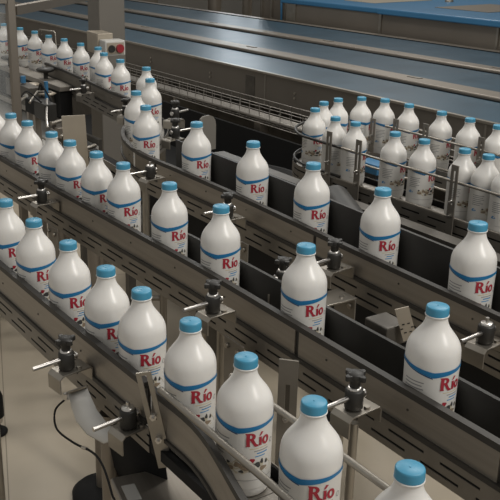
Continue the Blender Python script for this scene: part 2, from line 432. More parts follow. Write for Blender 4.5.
clamp('knobless black clamp on the third lane\'s near rail at the right edge', 1.2436, 0.9955, 1.148, rz=.1, knob=False)
clamp('star-knob clamp on the far side of the second lane, left of the middle bottle', 1.125, 1.465, 1.120, rz=PI-.1)
clamp('black star-knob clamp below the far upper-left bottles, leftmost on the bend', 1.7104, 3.8177, 1.15, rz=.1)
clamp('black star-knob clamp below the upper-left bottles, nearer the bend', 1.6433, 3.2541, 1.15, rz=.2)
clamp('upper right star-knob clamp on the outside of the S-bend', 1.62, 2.80, 1.215, rz=PI+.35)
clamp('lower right clamp on the outside of the S-bend', 1.505, 2.60, 1.195, rz=PI+.2)
clamp('clamp on the far rail of the third lane, just right of the bend', 1.475, 2.44, 1.150, rz=PI)
clamp('dark clamp gripping the tilted upright beside the nearest lane', 0.612, 1.228, 1.040, rz=.15, knob=False)
clamp('small clamp on the far rail of the third lane at right centre', 1.4883, 1.855, 1.13, rz=PI, knob=False)
clamp('small clamp on the far rail of the third lane near the right edge', 1.4883, 1.4096, 1.13, rz=PI, knob=False)

# ------------------------------------------------------------------ bottles
def wrap(phi, z, r): return (r*math.sin(phi), -r*math.cos(phi), z)
RB = .0440
def band_z(phi):
    d = phi-math.radians(-42); d = (d+PI) % (2*PI)-PI
    k = min(1, abs(d)/1.25)
    if d < 0: return .1255+.0120*k**.95, .0050*(1-k*.6)
    return .1255+.0085*k**.95, .0050*(1-k*.45)
def make_bottle():
    t = thing('milk_bottle', 'x', 'bottle')
    prof = [(.0, .003), (.028, .003), (.034, .0), (.0390, .002), (.0424, .007), (.0440, .015), (.0445, .03), (.0445, .112), (.0450, .118), (.0454, .128), (.0455, .140), (.0454, .147),
            (.0450, .1550), (.0441, .1605), (.0423, .1662), (.0396, .1716), (.0362, .1768), (.0322, .1820), (.0280, .1872), (.0243, .1922), (.0214, .1972), (.0194, .2020), (.0182, .2065), (.0176, .2110), (.0175, .2140), (.0195, .2146), (.0195, .2162), (.0165, .2166), (.0165, .225)]
    MB().lathe([(r_*.988 if r_ > .03 else r_, z_) for r_, z_ in prof], 56).build('bottle_body', 'bottle', t)
    cap = MB(); n = 60; pr = [(.0186, .2168), (.0188, .2175), (.0187, .2275), (.0181, .2300), (.0170, .2310), (.0, .2310)]
    vs = []
    for (r, z) in pr:
        for k in range(n):
            a = 2*PI*k/n; rr = r-(.00045 if (k % 2 and .217 < z < .229) else 0); vs.append((rr*math.cos(a), rr*math.sin(a), z))
    cap.add(vs, [(i*n+k, i*n+(k+1) % n, (i+1)*n+(k+1) % n, (i+1)*n+k) for i in range(len(pr)-1) for k in range(n)], True)
    cap.lathe([(.0016, .2310), (.0014, .2317), (0, .2318)], 8)
    cap.build('cap', 'cap', t)
    lab = MB(); r = RB+.0004
    # 0 paper 1 blue band 2 dark 3 grey 4 blue 5 brown 6 black 7 red 8 gold 9 cream
    N = 72; zb = .020
    def col(phi0, phi1, f0, f1, rr, N):
        vs = []
        for k in range(N+1):
            p = phi0+(phi1-phi0)*k/N
            a = f0(p) if callable(f0) else f0; b = f1(p) if callable(f1) else f1
            ra = max(rr, 0); e = rr-r
            def rad(z): return r+e+(.0011*min(1, max(0, (z-.112)/.016)) if z > .112 else 0)
            m = [a+(b-a)*j/6 for j in range(7)]
            vs += [wrap(p, z, rad(z)) for z in m]
        lab.add(vs, [(i*7+j, (i+1)*7+j, (i+1)*7+j+1, i*7+j+1) for i in range(N) for j in range(6)], True)
    lab.cur = 0; col(-PI, PI, zb, lambda p: band_z(p)[0], r, N)
    lab.cur = 1; col(-PI, PI, lambda p: band_z(p)[0]-band_z(p)[1], lambda p: band_z(p)[0]+band_z(p)[1], r+.0003, N)
    lab.cur = 2; col(-2.6, -.75, lambda p: band_z(p)[0]-band_z(p)[1]-.0022, lambda p: band_z(p)[0]-band_z(p)[1]-.0002, r+.0003, 16)
    R = math.radians
    def line(c, p0, p1, z, h): lab.cur = c; col(R(p0), R(p1), z, z+h, r+.0003, max(1, int((p1-p0)/6)))
    def blob(c, p, z, a, b, n=12, rot=0, lay=.0003):
        lab.cur = c; vs = []; z += .015
        for k in range(n):
            q = 2*PI*k/n; j = 1+.18*math.sin(3*q+p)
            x = a*j*math.cos(q); y = b*j*math.sin(q); x, y = x*math.cos(rot)-y*math.sin(rot), x*math.sin(rot)+y*math.cos(rot)
            vs.append(wrap(R(p)+x/RB, z+y, r+lay))
        vs.append(wrap(R(p), z, r+lay+.00005))
        lab.add(vs, [(k, (k+1) % n, n) for k in range(n)])
    for k, (a, b) in enumerate([(-108, -60), (-108, -64), (-108, -60), (-108, -70), (-108, -62), (-108, -74)]):
        line(3, a, b, .1075-k*.0060, .0020)
    line(8, -18, 24, .0925, .0009)
    line(3, -8, 26, .0875, .0016); line(4, -2, 24, .0825, .0022); line(4, -6, 18, .0775, .0018)
    # farm picture at the bottom of the label
    blob(9, -30, .046, .020, .012); blob(9, 10, .043, .022, .010); blob(9, -55, .045, .012, .006)
    for (p, z, a, b, c) in [(-42, .050, .006, .0045, 5), (-26, .045, .009, .005, 5), (-20, .053, .004, .003, 6), (-2, .048, .007, .0050, 6), (10, .053, .0028, .0045, 6),
                            (14, .040, .007, .004, 5), (22, .050, .0025, .004, 6), (-58, .043, .007, .0035, 5), (-8, .038, .008, .0022, 6), (-34, .038, .004, .0025, 6),
                            (-12, .057, .0042, .0042, 7), (-62, .052, .003, .0025, 6)]:
        blob(c, p, z, a, b, lay=.0005)
    blob(4, -98, .046, .0075, .0042, lay=.0004); blob(0, -95, .0465, .0030, .0018, lay=.0006)
    line(3, -90, 40, .036, .0008)
    # small ring printed right of the brand name
    lab.cur = 3; vs = []; n = 14
    for k in range(n):
        q = 2*PI*k/n
        for rr in (.0030, .0040): vs.append(wrap(R(38)+rr*math.cos(q)/RB, .0975+rr*1.1*math.sin(q), r+.0005))
    lab.add(vs, [(2*k, 2*k+1, (2*k+3) % (2*n), (2*k+2) % (2*n)) for k in range(n)])
    lo = lab.build('label', ['label', 'band', 'banddark', 'grey', 'blueink', 'brown', 'black_ink', 'red', 'gold', 'cream_ink'], t)
    # brand word
    mb = MB(); hgt = .0200; hv = .0235; x0 = -.0195; zz = .0980
    def poly(pts, sh=0):
        vs = [wrap((x0+(x+sh)*hgt)/RB, zz+y*hv, r+.0009) for x, y in pts]; mb.add(vs, [tuple(range(len(pts)))])
    def ring(cx, cy, ax, ay, bx, by, a0=0, a1=2*PI, n=18):
        for k in range(n):
            q0 = a0+(a1-a0)*k/n; q1 = a0+(a1-a0)*(k+1)/n
            poly([(cx+ax*math.cos(q0), cy+ay*math.sin(q0)), (cx+ax*math.cos(q1), cy+ay*math.sin(q1)), (cx+bx*math.cos(q1), cy+by*math.sin(q1)), (cx+bx*math.cos(q0), cy+by*math.sin(q0))])
    poly([(-.05, 0), (.33, 0), (.29, .10), (.275, .5), (.0, .5), (.02, .10)]); poly([(0, .5), (.275, .5), (.29, .86), (.30, 1.0), (-.08, 1.0), (.01, .86)])
    ring(.36, .735, .38, .265, .12, .125, -PI/2, PI/2, 12)
    poly([(.25, .86), (.36, .86), (.36, 1.0), (.25, 1.0)]); poly([(.25, .47), (.36, .47), (.36, .61), (.25, .61)])
    poly([(.30, .50), (.58, .52), (.80, .16), (.98, .08), (.98, -.03), (.68, -.03)])
    poly([(1.02, 0), (1.30, 0), (1.27, .08), (1.27, .64), (1.00, .64), (1.05, .55), (1.05, .08)])
    poly([(1.06, .74), (1.17, .72), (1.42, .98), (1.20, 1.02)])
    ring(1.66, .31, .34, .34, .13, .19)
    mb.build('brand_lettering', 'red', lo)
    return t
bottle0 = make_bottle(); used = [False]
def bottle(x, y, z, phi, label, group):
    if not used[0]: b = bottle0; used[0] = True
    else: b = copy_tree(bottle0)
    b['label'] = label; b['group'] = group
    d = Vector((-x, -y)).normalized(); r = Vector((y, -x)).normalized()
    l = d*math.cos(phi)+r*math.sin(phi)
    b.location = (x, y, z); b.rotation_euler = (0, 0, math.atan2(l.y, l.x)+PI/2); return b
ORD = ['first', 'second', 'third', 'fourth', 'fifth', 'sixth', 'seventh', 'eighth', 'ninth', 'tenth', 'eleventh', 'twelfth']
Rr = math.radians
A = [(0.7064, 0.6502, 32), (0.7066, 0.8371, 25), (0.7018, 0.9975, 30), (0.6964, 1.1544, 28), (0.689, 1.3157, 21), (0.6818, 1.4493, 24), (0.6787, 1.6253, 24), (0.6726, 1.8039, 26), (0.67, 1.9852, 26), (0.6672, 2.1559, 26)]
for i, (x, y, a) in enumerate(A):
    bottle(x, y, BA, Rr(a), 'white milk bottle with blue cap, %s from the lower right end of the nearest lane' % ORD[i], 'milk bottles on the nearest lane')
Bl = [(1.0292, 0.9238, 48), (1.0272, 1.2672, 33), (1.0251, 1.5692, 33), (1.0184, 1.7896, 33), (1.0101, 2.0206, 26), (1.0018, 2.1678, 33), (0.9957, 2.3349, 33), (0.9942, 2.469, 50), (0.9904, 2.6613, 35), (0.9879, 2.8053, 40), (0.9836, 2.9627, 45)]
for i, (x, y, a) in enumerate(Bl):
    bottle(x, y, BB, Rr(a), 'white milk bottle with blue cap, %s from the lower right on the second lane' % ORD[i], 'milk bottles on the second lane')
Cl = [(1.3499, 1.1321, 38), (1.3566, 1.4122, 28), (1.3666, 1.6738, 28), (1.3725, 1.9445, 22), (1.3746, 2.2464, 28), (1.3694, 2.5613, 15)]
for i, (x, y, a) in enumerate(Cl):
    bottle(x, y, BC, Rr(a), 'milk bottle on the third lane\'s straight run, %s from the right' % ORD[i], 'milk bottles on the third lane')
Cb = [(1.4716, 2.8243, 30), (1.6507, 3.049, 20), (1.784, 3.3273, 40), (1.7955, 3.5951, 22), (1.8322, 3.8405, 50), (1.8994, 4.0475, 60), (1.8935, 4.2421, 18), (1.9, 4.4701, 18), (1.8928, 4.6685, 30), (1.9024, 4.9011, 30), (1.8998, 5.1272, 30), (1.897, 5.4061, 30)]
for i, (x, y, a) in enumerate(Cb):
    if y > 3.5:
        lb = 'milk bottle on the far upper-left lane, %s leftward from the control box' % ORD[i-3]
    else: lb = ['milk bottle entering the straight run, lowest of the cluster in the S-bend', 'milk bottle in the S-bend, half covering the hindmost one', 'hindmost milk bottle in the S-bend, right of the control box'][i]
    bottle(x, y, BC, Rr(a), lb, 'milk bottles on the third lane')
Df = [(2.145, 1.6246, 60), (2.1452, 1.71, 60), (2.1553, 1.7982, 62), (2.1522, 1.8911, 60), (2.1377, 2.0519, 58), (2.1341, 2.1851, 62), (2.1295, 2.3826, 75), (2.1276, 2.4921, 88)]
for i, (x, y, a) in enumerate(Df[1:]):
    bottle(x, y, BD, Rr(a), 'milk bottle in the front file of the U-turn conveyor, %s from the right' % ORD[i], 'milk bottles on the U-turn conveyor')
Dr = [(2.5289, 2.0835, 60), (2.5381, 2.2215, 62), (2.5432, 2.366, 65), (2.5467, 2.5432, 60), (2.5425, 2.6767, 70)]
for i, (x, y, a) in enumerate(Dr):
    bottle(x, y, BD, Rr(a), 'milk bottle in the rear file of the U-turn conveyor, %s from the right' % ORD[i], 'milk bottles on the U-turn conveyor')
for (x, y, a, lb) in [(2.4878, 2.757, 80, 'milk bottle at the rear corner of the U-turn bend, right of the outermost'), (2.3845, 2.7825, 95, 'milk bottle at the far top of the U-turn bend'),
                      (2.2848, 2.7528, 100, 'milk bottle on the U-turn bend between the leftmost and the farthest'), (2.1692, 2.6637, 25, 'leftmost milk bottle on the U-turn bend behind the dark curved rod')]:
    bottle(x, y, BD, Rr(a), lb, 'milk bottles on the U-turn conveyor')

# ------------------------------------------------------------------ wide belt conveyors behind
def belt_conveyor(label, xa, xb, xr, apron=False, z=1.0):
    t = thing('wide_belt_conveyor', label, 'belt conveyor', (xa, 0, 0), group='wide blue belt conveyors')
    rh = .002 if xb > 5 else .022
    y0, y1 = -.5, 13.5
    MB().box(0, xb-xa, y0, y1, z-.03, z).build('blue_belt', 'belt', t)
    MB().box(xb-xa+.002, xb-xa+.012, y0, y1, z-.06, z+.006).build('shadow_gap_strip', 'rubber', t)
    w = xr-xb
    m = MB(); m.box(xb-xa+.014, xr-xa, y0, y1, z-.10, z+rh); m.build('side_rail', 'cabinet', t, bevel=.008)
    for k in range(7): MB().box(xr-xa-.06, xr-xa-.03, .4+1.7*k, .5+1.7*k, z+rh+.0002, z+rh+.004).build('joint_plate', 'frame', t)
    if not apron: MB().box(0, xb-xa, y0, y1, z-.12, z-.035).build('underframe', 'dark_steel', t)
    for y in (1.2, 3.6, 6.0, 8.4, 10.8):
        l = MB(); l.box(xb-xa-.2, xb-xa-.12, y, y+.08, .02, z-.10); l.build('leg', 'cabinet', t)
    return t
b1 = belt_conveyor('nearest wide blue belt conveyor with tall dark steel side panel', 3.28, 3.76, 3.925, True)
belt_conveyor('middle wide blue belt conveyor behind the first', 3.94, 4.52, 4.66)
belt_conveyor('farthest wide blue belt conveyor before the blue-topped cabinet', 4.67, 5.33, 5.46)
MB().box(.25, .26, -.5, 13.5, .05, .80).build('dark_floor_screen', 'dark_steel', b1)  # dark panel added to hide the lit floor under the belts
MB().box(-.02, .0, -.5, 13.5, .81, 1.012).build('front_panel', 'apron', b1)
MB().box(-.026, -.002, -.5, 13.5, 1.006, 1.018).build('top_edge', 'bracket', b1)
m = MB()
for y in (2.3, 3.3, 4.2, 5.15, 6.0, 7.0, 8.2):
    for zz in (.93, .90): m.tube([(-.028, y, zz), (-.0205, y, zz)], .007, 8)
m.build('panel_bolt', 'bracket', b1)
m = MB()
for y in (4.5, 6.55, 2.75): m.box(-.024, -.0203, y, y+.012, .81, 1.0)
m.build('panel_seam', 'frame', b1)
MB().box(-.0235, -.0202, 4.62, 4.72, .83, .975).build('cover_plate', 'dark_steel', b1)
for y in (2.2, 3.4, 4.6, 5.8, 7.0): MB().box(.02, .09, y, y+.07, 0, .81).build('front_leg', 'cabinet', b1)
# wire mesh cable tray
t = thing('wire_cable_tray', 'long wire mesh cable tray running under the blue belts\' side panel', 'cable tray', (3.1171, 0.0826, .76))
m = MB(); yA, yB = 2.2, 12
for (x, z) in [(-.06, .115), (-.06, .075), (-.06, .035), (-.06, 0), (-.02, 0), (.03, 0), (.09, 0), (.09, .05), (.09, .1)]:
    m.tube([(x, yA, z), (x, yB, z)], .0028, 6)
y = yA
while y < yB:
    m.tube([(-.06, y, .115), (-.06, y, 0), (.09, y, 0), (.09, y, .1)], .0026, 5, False); y += .105
m.build('wire_mesh', 'wire', t)
m = MB()
for k in range(5):
    m.tube([(-.03+.022*k, yA, .012), (-.028+.022*k, 4.5, .02), (-.035+.022*k, 7, .012), (-.03+.022*k, yB, .014)], .008, 8)
m.build('cable', 'wire', t)
MB().box(-.05, .0, 4.20, 4.26, -.76, -.004).build('tray_post', 'cabinet', t)
for y in (3.4, 5.2, 7.0): MB().box(-.06, .155, y, y+.03, -.03, -.004).build('tray_support', 'cabinet', t)

# blue topped cabinet
t = thing('blue_topped_cabinet', 'long steel machine cabinet with a blue lid at the top right', 'machine cabinet', (5.56, 0, 0))
MB().box(0, 1.6, 1.0, 7.35, 0.0, 1.158).build('steel_body', 'cabinet', t)
m = MB(); m.box(-.06, 1.7, 1.0, 5.98, 1.158, 1.21); m.box(-.02, 1.7, 5.985, 7.45, 1.158, 1.205); m.build('blue_lid', 'blue_paint', t, bevel=.01)
m = MB(); 
for a, b in ((5.97, 6.0), (4.68, 4.70), (7.2, 7.35)): MB().box(-.012, 0, a, b, .6, 1.158).build('panel_joint', 'bracket', t)
MB().box(.40, 1.1, 5.15, 5.75, 1.21, 1.214).build('lid_vent', 'cabinet', t)
MB().box(.31, 1.05, 6.42, 6.85, 1.205, 1.209).build('lid_vent', 'beige', t)
MB().lathe([(.04, 0), (.04, .012), (.03, .03), (0, .034)], 18, (1.05, 6.2, 1.205)).build('lid_knob', 'bracket', t)
tag(MB().box(5.5, 6.8, -.4, .95, 0, 1.3).build('steel_machine_housing', 'cabinet'), 'plain steel machine housing at the right end of the blue-lidded cabinet', 'machine housing')

# machines behind, top centre
t = thing('steel_column_machine', 'tall steel machine front left of the blue-lidded cabinet at the top', 'machine', (5.8021, 7.6199, 0))
MB().box(0, 1.2, 0, .55, 0, 2.2).build('steel_body', 'cabinet', t, bevel=.01)
m = MB(); m.box(-.02, 0, .05, .07, .3, 2.1); m.box(-.02, 0, .30, .33, .3, 2.1); m.box(-.02, 0, .48, .5, .3, 2.1); m.build('door_edge', 'bracket', t)
MB().tube([(-.03, .2, 1.5), (-.05, .18, 1.35), (-.03, .12, 1.2), (-.03, .1, .9)], .012, 8).build('hose', 'blue_paint', t)
t = thing('pipe_stand', 'pair of thick steel pipes standing behind the belts at the top centre', 'pipe', (6.4217, 10.0594, 0))
MB().tube([(0, 0, 0), (0, 0, 2.4)], .09, 20).build('pipe', 'cabinet', t)
MB().tube([(.0, -.75, 0), (.0, -.75, 2.4)], .06, 20).build('pipe', 'cabinet', t)
MB().box(-.15, .15, -.95, .2, 0, .03).build('base_plate', 'cabinet', t)
t = thing('processing_machine', 'large grey filling machine in the far upper left background', 'machine', (3.6, 13.7, 0))
MB().box(0, 4.0, 0, 1.5, 0, .9).build('lower_housing', 'cabinet', t, bevel=.02)
MB().box(-.1, 4.1, -.1, 1.4, 1.15, 2.2).build('upper_housing', 'cabinet', t, bevel=.02)
m = MB()
for k in range(9): m.box(.1+k*.45, .2+k*.45, 0.0, .1, .9, 1.15)
m.build('spacer', 'dark_steel', t)

# ------------------------------------------------------------------ column with control box
t = thing('steel_column', 'wide grey square steel column behind the far bottles at the upper left', 'column', (2.33, 4.80, 0))
MB().box(-.10, .065, -.08, .08, 0, 2.3).build('shaft', 'grey_paint', t, bevel=.006)
MB().box(-.16, .16, -.16, .16, 0, .012).build('base_plate', 'grey_paint', t)
t = thing('control_box', 'white control box with black and red switches on the steel column', 'control box', (2.20, 4.50, 1.235), rz=-.10)
t.scale = (.8, .8, .85)
MB().box(-.085, .03, .062, .29, -.05, .085).build('mounting_plate', 'beige', t, bevel=.004)
MB().box(-.075, .075, -.06, .060, -.048, .050).build('box', 'white_plastic', t, bevel=.008)
MB().box(-.062, .062, -.0635, -.0602, -.036, .036).build('switch_face', 'beige', t)
MB().tube([(-.030, -.063, .0), (-.030, -.080, .0)], .023, 20).build('black_switch', 'black', t)
MB().tube([(.030, -.063, .0), (.030, -.085, .0)], .027, 24).build('red_stop_switch', 'red_knob', t)
# guard frame at the upper left
t = thing('guard_frame', 'upright steel guard frame post with glass panel at the far left', 'guard frame', (1.400, 3.885, 0))
MB().box(-.018, .018, -.018, .018, 0, 1.95).build('post', 'cabinet', t, bevel=.003)
d = Vector((.78, .9, 0)).normalized(); n = Vector((-d.y, d.x, 0))*.02
def bar(m, a, b, z0, z1, hw=.02):
    a = Vector(a); b = Vector(b); dd = (b-a).normalized(); nn = Vector((-dd.y, dd.x, 0))*hw
    q = lambda p: [(p+nn)+Vector((0, 0, z0)), (p-nn)+Vector((0, 0, z0)), (p-nn)+Vector((0, 0, z1)), (p+nn)+Vector((0, 0, z1))]
    m.hull8(q(a), q(b))
m = MB(); bar(m, (.02, .02, 0), (.80, .78, 0), 1.49, 1.53); m.build('top_beam', 'cabinet', t)
m = MB(); bar(m, (-.9, .05, 0), (-.02, .0, 0), 1.545, 1.585); m.build('side_beam', 'cabinet', t)
m = MB(); bar(m, (-.9, .05, 0), (-.025, .0, 0), .95, 1.54, .002); m.build('glass_panel', 'glass', t)

# machinery under the far lane
t = thing('lane_drive_housing', 'steel deck with dark drive motors beside the far upper-left bottles', 'drive housing', (1.74, 4.30, 0))
MB().box(0, .09, -.12, 1.55, 1.075, 1.10).build('deck', 'frame', t, bevel=.003)
MB().box(.01, .075, -.10, 1.5, .93, 1.07).build('side_box', 'rubber', t)
for k in range(7): MB().box(-.006, .012, -.02+k*.2, .07+k*.2, .95, 1.045).build('drive_block', 'dark_steel', t)
MB().box(-.01, .08, -.10, 1.5, .90, .93).build('lower_beam', 'frame', t)
for y in (0.1, 1.35): MB().box(.04, .08, y, y+.04, 0, .90).build('leg', 'cabinet', t)
for i, (x, y) in enumerate([(1.785, 4.47), (1.785, 5.02)]):
    o = MB().lathe([(.012, 0), (.012, .03), (.045, .040), (.052, .048), (.045, .056), (0, .060)], 20).build('black_disc_sensor', 'black')
    o.location = (x, y, 1.10)
    tag(o, ['black round disc sensor before the fourth far bottle, right one', 'black round disc sensor at the far left by the guard post'][i], 'sensor', 'black disc sensors')
o = MB().tube([(1.985, 5.05, 1.06), (1.985, 5.05, 1.285), (1.985, 5.03, 1.297), (1.985, 4.81, 1.305), (1.985, 4.79, 1.295), (1.985, 4.79, 1.06)], .004, 8).build('wire_hoop', 'bracket')
tag(o, 'thin wire hoop arching behind the far upper-left bottles', 'wire hoop')

o = MB().box(-.042, .042, -.003, .003, 0, .34).build('sheet_metal_guard', 'beige'); o.location = (1.265, 2.89, .885); o.rotation_euler = (0, -.04, -.45)
tag(o, 'pale beige sheet metal plate standing behind the second lane bottles', 'metal sheet')
t = thing('packing_table', 'low table with white top behind the second lane at the left', 'table', (1.62, 4.9, 0))
MB().box(-.35, .22, -.95, 1.4, .80, .83).build('table_top', 'white_plastic', t)
MB().box(.22, .24, -.95, 1.4, .80, .86).build('edge_rail', 'dark_steel', t)
for x in (-.33, .18):
    for y in (-.92, 1.34): MB().box(x, x+.03, y, y+.03, 0, .80).build('leg', 'cabinet', t)
# short posts and boxes in the gap between second and third lane on the left
for i, (x, y, h) in enumerate([(1.50, 3.62, 1.02), (1.42, 3.02, .96)]):
    o = MB().box(-.018, .018, -.018, .018, 0, h).build('support_post', 'cabinet'); o.location = (x, y, 0)
    tag(o, ['short square support post under the far lane clamps, left one', 'short square support post behind the beige metal plate'][i], 'post')
t = thing('side_transfer', 'slotted steel side beam with thin rods running down from the far lane to the bend', 'transfer conveyor', (1.52, 3.25, 0))
PT = Path([(.02, .50), (.0, .30), (-.09, .0), (-.13, -.45)])
m = MB(); slotted(m, PT, 0, PT.L, -.003, .0, .93, 1.03, .09, 2); m.build('slotted_beam', 'frame', t)
m = MB(); strip(m, PT, 0, PT.L, .004, .05, .925, 1.02); m.build('inner_beam', 'rubber', t)
for k, (o_, z_) in enumerate([(-.03, .99), (-.05, .97), (-.07, .95), (-.04, .93)]):
    m = MB(); pp = []
    for q in range(9):
        p = PT.at(PT.L*q/8, o_); pp.append((p.x, p.y, z_))
    m.tube(pp, .0045, 8); m.build('guide_rod', 'bracket', t)
for k in range(3):
    p = PT.at(.10+.28*k, -.02); MB().tube([(p.x-.05, p.y-.02, 1.04), (p.x+.05, p.y+.02, 1.045)], .008, 10).build('round_bar', 'bracket', t)
for q in (.3, 1.0):
    p = PT.at(q, .03); MB().box(p.x-.015, p.x+.015, p.y-.015, p.y+.015, 0, .926).build('leg', 'dark_steel', t)
t = thing('mechanism_box', 'dark actuator boxes and levers under the far lane at the left', 'actuator', (1.60, 4.10, .035))
MB().box(-.05, .03, -.08, .08, .96, 1.03).build('actuator_body', 'rubber', t, bevel=.004)
MB().box(.0, .07, .16, .34, .96, 1.06).build('actuator_body', 'dark_steel', t, bevel=.004)
MB().box(-.08, -.02, -.26, -.12, .97, 1.05).build('valve_block', 'black', t, bevel=.004)
MB().tube([(-.10, -.12, 1.04), (-.02, -.02, 1.07), (.06, .0, 1.06)], .006, 8).build('lever', 'bracket', t)
MB().tube([(-.05, -.22, 1.07), (-.09, -.30, 1.0), (-.10, -.33, .96)], .006, 8).build('lever', 'chrome', t)
MB().tube([(-.10, .10, 1.0), (-.06, .02, 1.05)], .010, 10).build('cylinder_rod', 'chrome', t)
MB().tube([(.03, .30, 1.065), (.03, .30, 1.10)], .014, 12).build('blue_fitting', 'blue_paint', t)
MB().tube([(.02, -.04, 1.03), (.02, -.04, 1.12)], .010, 12).build('blue_fitting', 'blue_paint', t)
MB().tube(smooth([(-.02, -.2, 1.05), (-.03, -.15, 1.10), (.0, -.02, 1.11), (.04, .12, 1.05), (.04, .2, 1.0)]), .004, 8).build('hose', 'rubber', t)
MB().tube(smooth([(-.07, -.2, 1.05), (-.10, -.1, 1.09), (-.08, .06, 1.03), (-.10, .1, .95)]), .004, 8).build('hose', 'rubber', t)
MB().box(-.03, .0, .0, .03, -.035, .96).build('leg', 'cabinet', t)
MB().box(.03, .06, .25, .28, -.035, .96).build('leg', 'cabinet', t)
for i, (x, y) in enumerate([(1.70, 4.45), (1.66, 4.15)]):
    o = MB().lathe([(0, 0), (.03, .0), (.045, .010), (.03, .016), (0, .018)], 20).build('metal_cap', 'beige'); o.location = (x, y, [1.045, 1.055][i]); o.parent = t; o.location = (x-1.60, y-4.10, 1.035)
# dark machinery and added darkening shapes between third lane and U-turn
t = thing('turntable', 'dark round turntable with raised rims behind the third lane, centre', 'turntable', (2.3116, 3.4957, 0))
MB().lathe([(.02, .66), (.36, .66), (.38, .69), (.40, .69), (.41, .66), (.41, .60), (.39, .56), (.1, .56)], 48).build('rotating_disc', 'rubber', t)
MB().lathe([(.44, .50), (.47, .50), (.47, .54), (.44, .54)], 48).build('outer_rim', 'dark_steel', t)
MB().lathe([(.12, 0), (.12, .56)], 24).build('pedestal', 'black', t)
m = MB()
for k in range(8):
    a = 2*PI*k/8; m.tube([(.40*math.cos(a), .40*math.sin(a), .58), (.455*math.cos(a), .455*math.sin(a), .52)], .01, 8)
m.build('rim_bracket', 'dark_steel', t)
t = thing('added_dark_box', 'added long black box darkening the gap between the third lane and the U-turn conveyor', 'machine housing', (1.50, .8, 0))  # black box added to make the gap beyond the third lane dark
MB().box(0, .46, 0, 1.72, .74, .93).build('dark_base_box', 'rubber', t, bevel=.01)
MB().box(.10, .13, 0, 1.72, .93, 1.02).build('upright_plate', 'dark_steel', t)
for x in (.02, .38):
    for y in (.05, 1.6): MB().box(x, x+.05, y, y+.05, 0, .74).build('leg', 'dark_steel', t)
t = thing('shade_tray', 'large black tray shape added to darken the space under the cable tray and turntable', 'tray', (2.47, 2.95, 0))  # black sheet and back added in place of the under-table darkness
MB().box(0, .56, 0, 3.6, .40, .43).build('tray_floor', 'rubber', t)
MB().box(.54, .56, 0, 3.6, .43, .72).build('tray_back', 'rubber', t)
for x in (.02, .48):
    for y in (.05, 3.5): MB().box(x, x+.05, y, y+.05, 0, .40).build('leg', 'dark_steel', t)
o = MB().box(1.885, 1.935, .9, 2.95, .98, 1.0).build('steel_ledge', 'dark_steel')
tag(o, 'thin steel ledge running beside the U-turn conveyor\'s front side', 'ledge')
t = thing('drive_motor', 'dark cylindrical gear motor lying beyond the third lane', 'motor', (1.80, 2.06, 1.001))
MB().tube([(-.05, -.12, 0), (.08, .12, 0)], .05, 24).build('motor_body', 'black', t)
MB().tube([(.078, .118, 0), (.09, .142, 0)], .04, 24).build('end_cap', 'dark_steel', t)
MB().box(-.02, .04, -.03, .03, -.07, -.045).build('stand', 'dark_steel', t)
t = thing('round_guide_plate', 'rounded grey metal guard plate behind the clamps of the S-bend', 'guard plate', (1.74, 2.78, 1.06), rz=.2)
pp = [(-.035, 0), (-.035, .10)]+[(-.005+.03*math.cos(a), .10+.035*math.sin(a)) for a in (PI*.9, PI*.75, PI*.6)]+[(.012+.04*math.cos(a), .095+.04*math.sin(a)) for a in (PI*.45, PI*.3, PI*.15, 0)]+[(.052, 0)]
m = MB(); m.add([(x, -.004, z) for x, z in pp]+[(x, .004, z) for x, z in pp], [tuple(range(len(pp))), tuple(range(len(pp), 2*len(pp)))[::-1]]+[(i, len(pp)+i, len(pp)+(i+1) % len(pp), (i+1) % len(pp)) for i in range(len(pp))])
m.build('plate', 'grey_paint', t); MB().box(-.012, .012, .005, .025, -1.06, .05).build('post', 'dark_steel', t)
t = thing('blue_guide_block', 'pair of blue plastic guide blocks, one above the other, inside the U-turn bend', 'guide block', (2.345, 2.49, 0))
MB().box(-.05, .05, -.06, .06, .965, 1.005).build('upper_block', 'blue_paint', t, bevel=.004)
MB().box(-.05, .05, -.06, .06, .895, .94).build('lower_block', 'blue_paint', t, bevel=.004)
MB().box(-.03, .03, -.03, .03, 0, .964).build('stand', 'dark_steel', t)

# ------------------------------------------------------------------ lower left: leg, curved sheet, cable, foot
t = thing('leg_support', 'round steel leg on a wide black foot disc beneath the second lane', 'support leg', (1.075, 2.37, 0))
MB().tube([(0, 0, .02), (0, 0, 1.0)], .020, 24).build('tube', 'cabinet', t)
MB().lathe([(.105, 0), (.105, .02), (.09, .035), (.03, .045), (0, .045)], 36).build('foot_disc', 'rubber', t)
o = MB().tube([(0, 0, 0), (0, 0, .955)], .0185, 24).build('round_steel_leg', 'cabinet'); o.location = (.648, 1.385, 0)
tag(o, 'thick round steel leg right of the black cable at the lower left', 'leg post')
t = thing('levelling_stand', 'black levelling foot with grey ring on the floor at the left edge', 'levelling stand', (.895, 2.95, 0))
MB().lathe([(.042, 0), (.044, .008), (.036, .014), (.018, .02), (.018, .05)], 24).build('pad', 'rubber', t)
MB().lathe([(.028, .05), (.028, .07)], 20).build('ring', 'chrome', t)
MB().lathe([(.028, .07), (.034, .075), (.034, .16), (.02, .2), (.02, .5)], 24).build('sleeve', 'rubber', t)
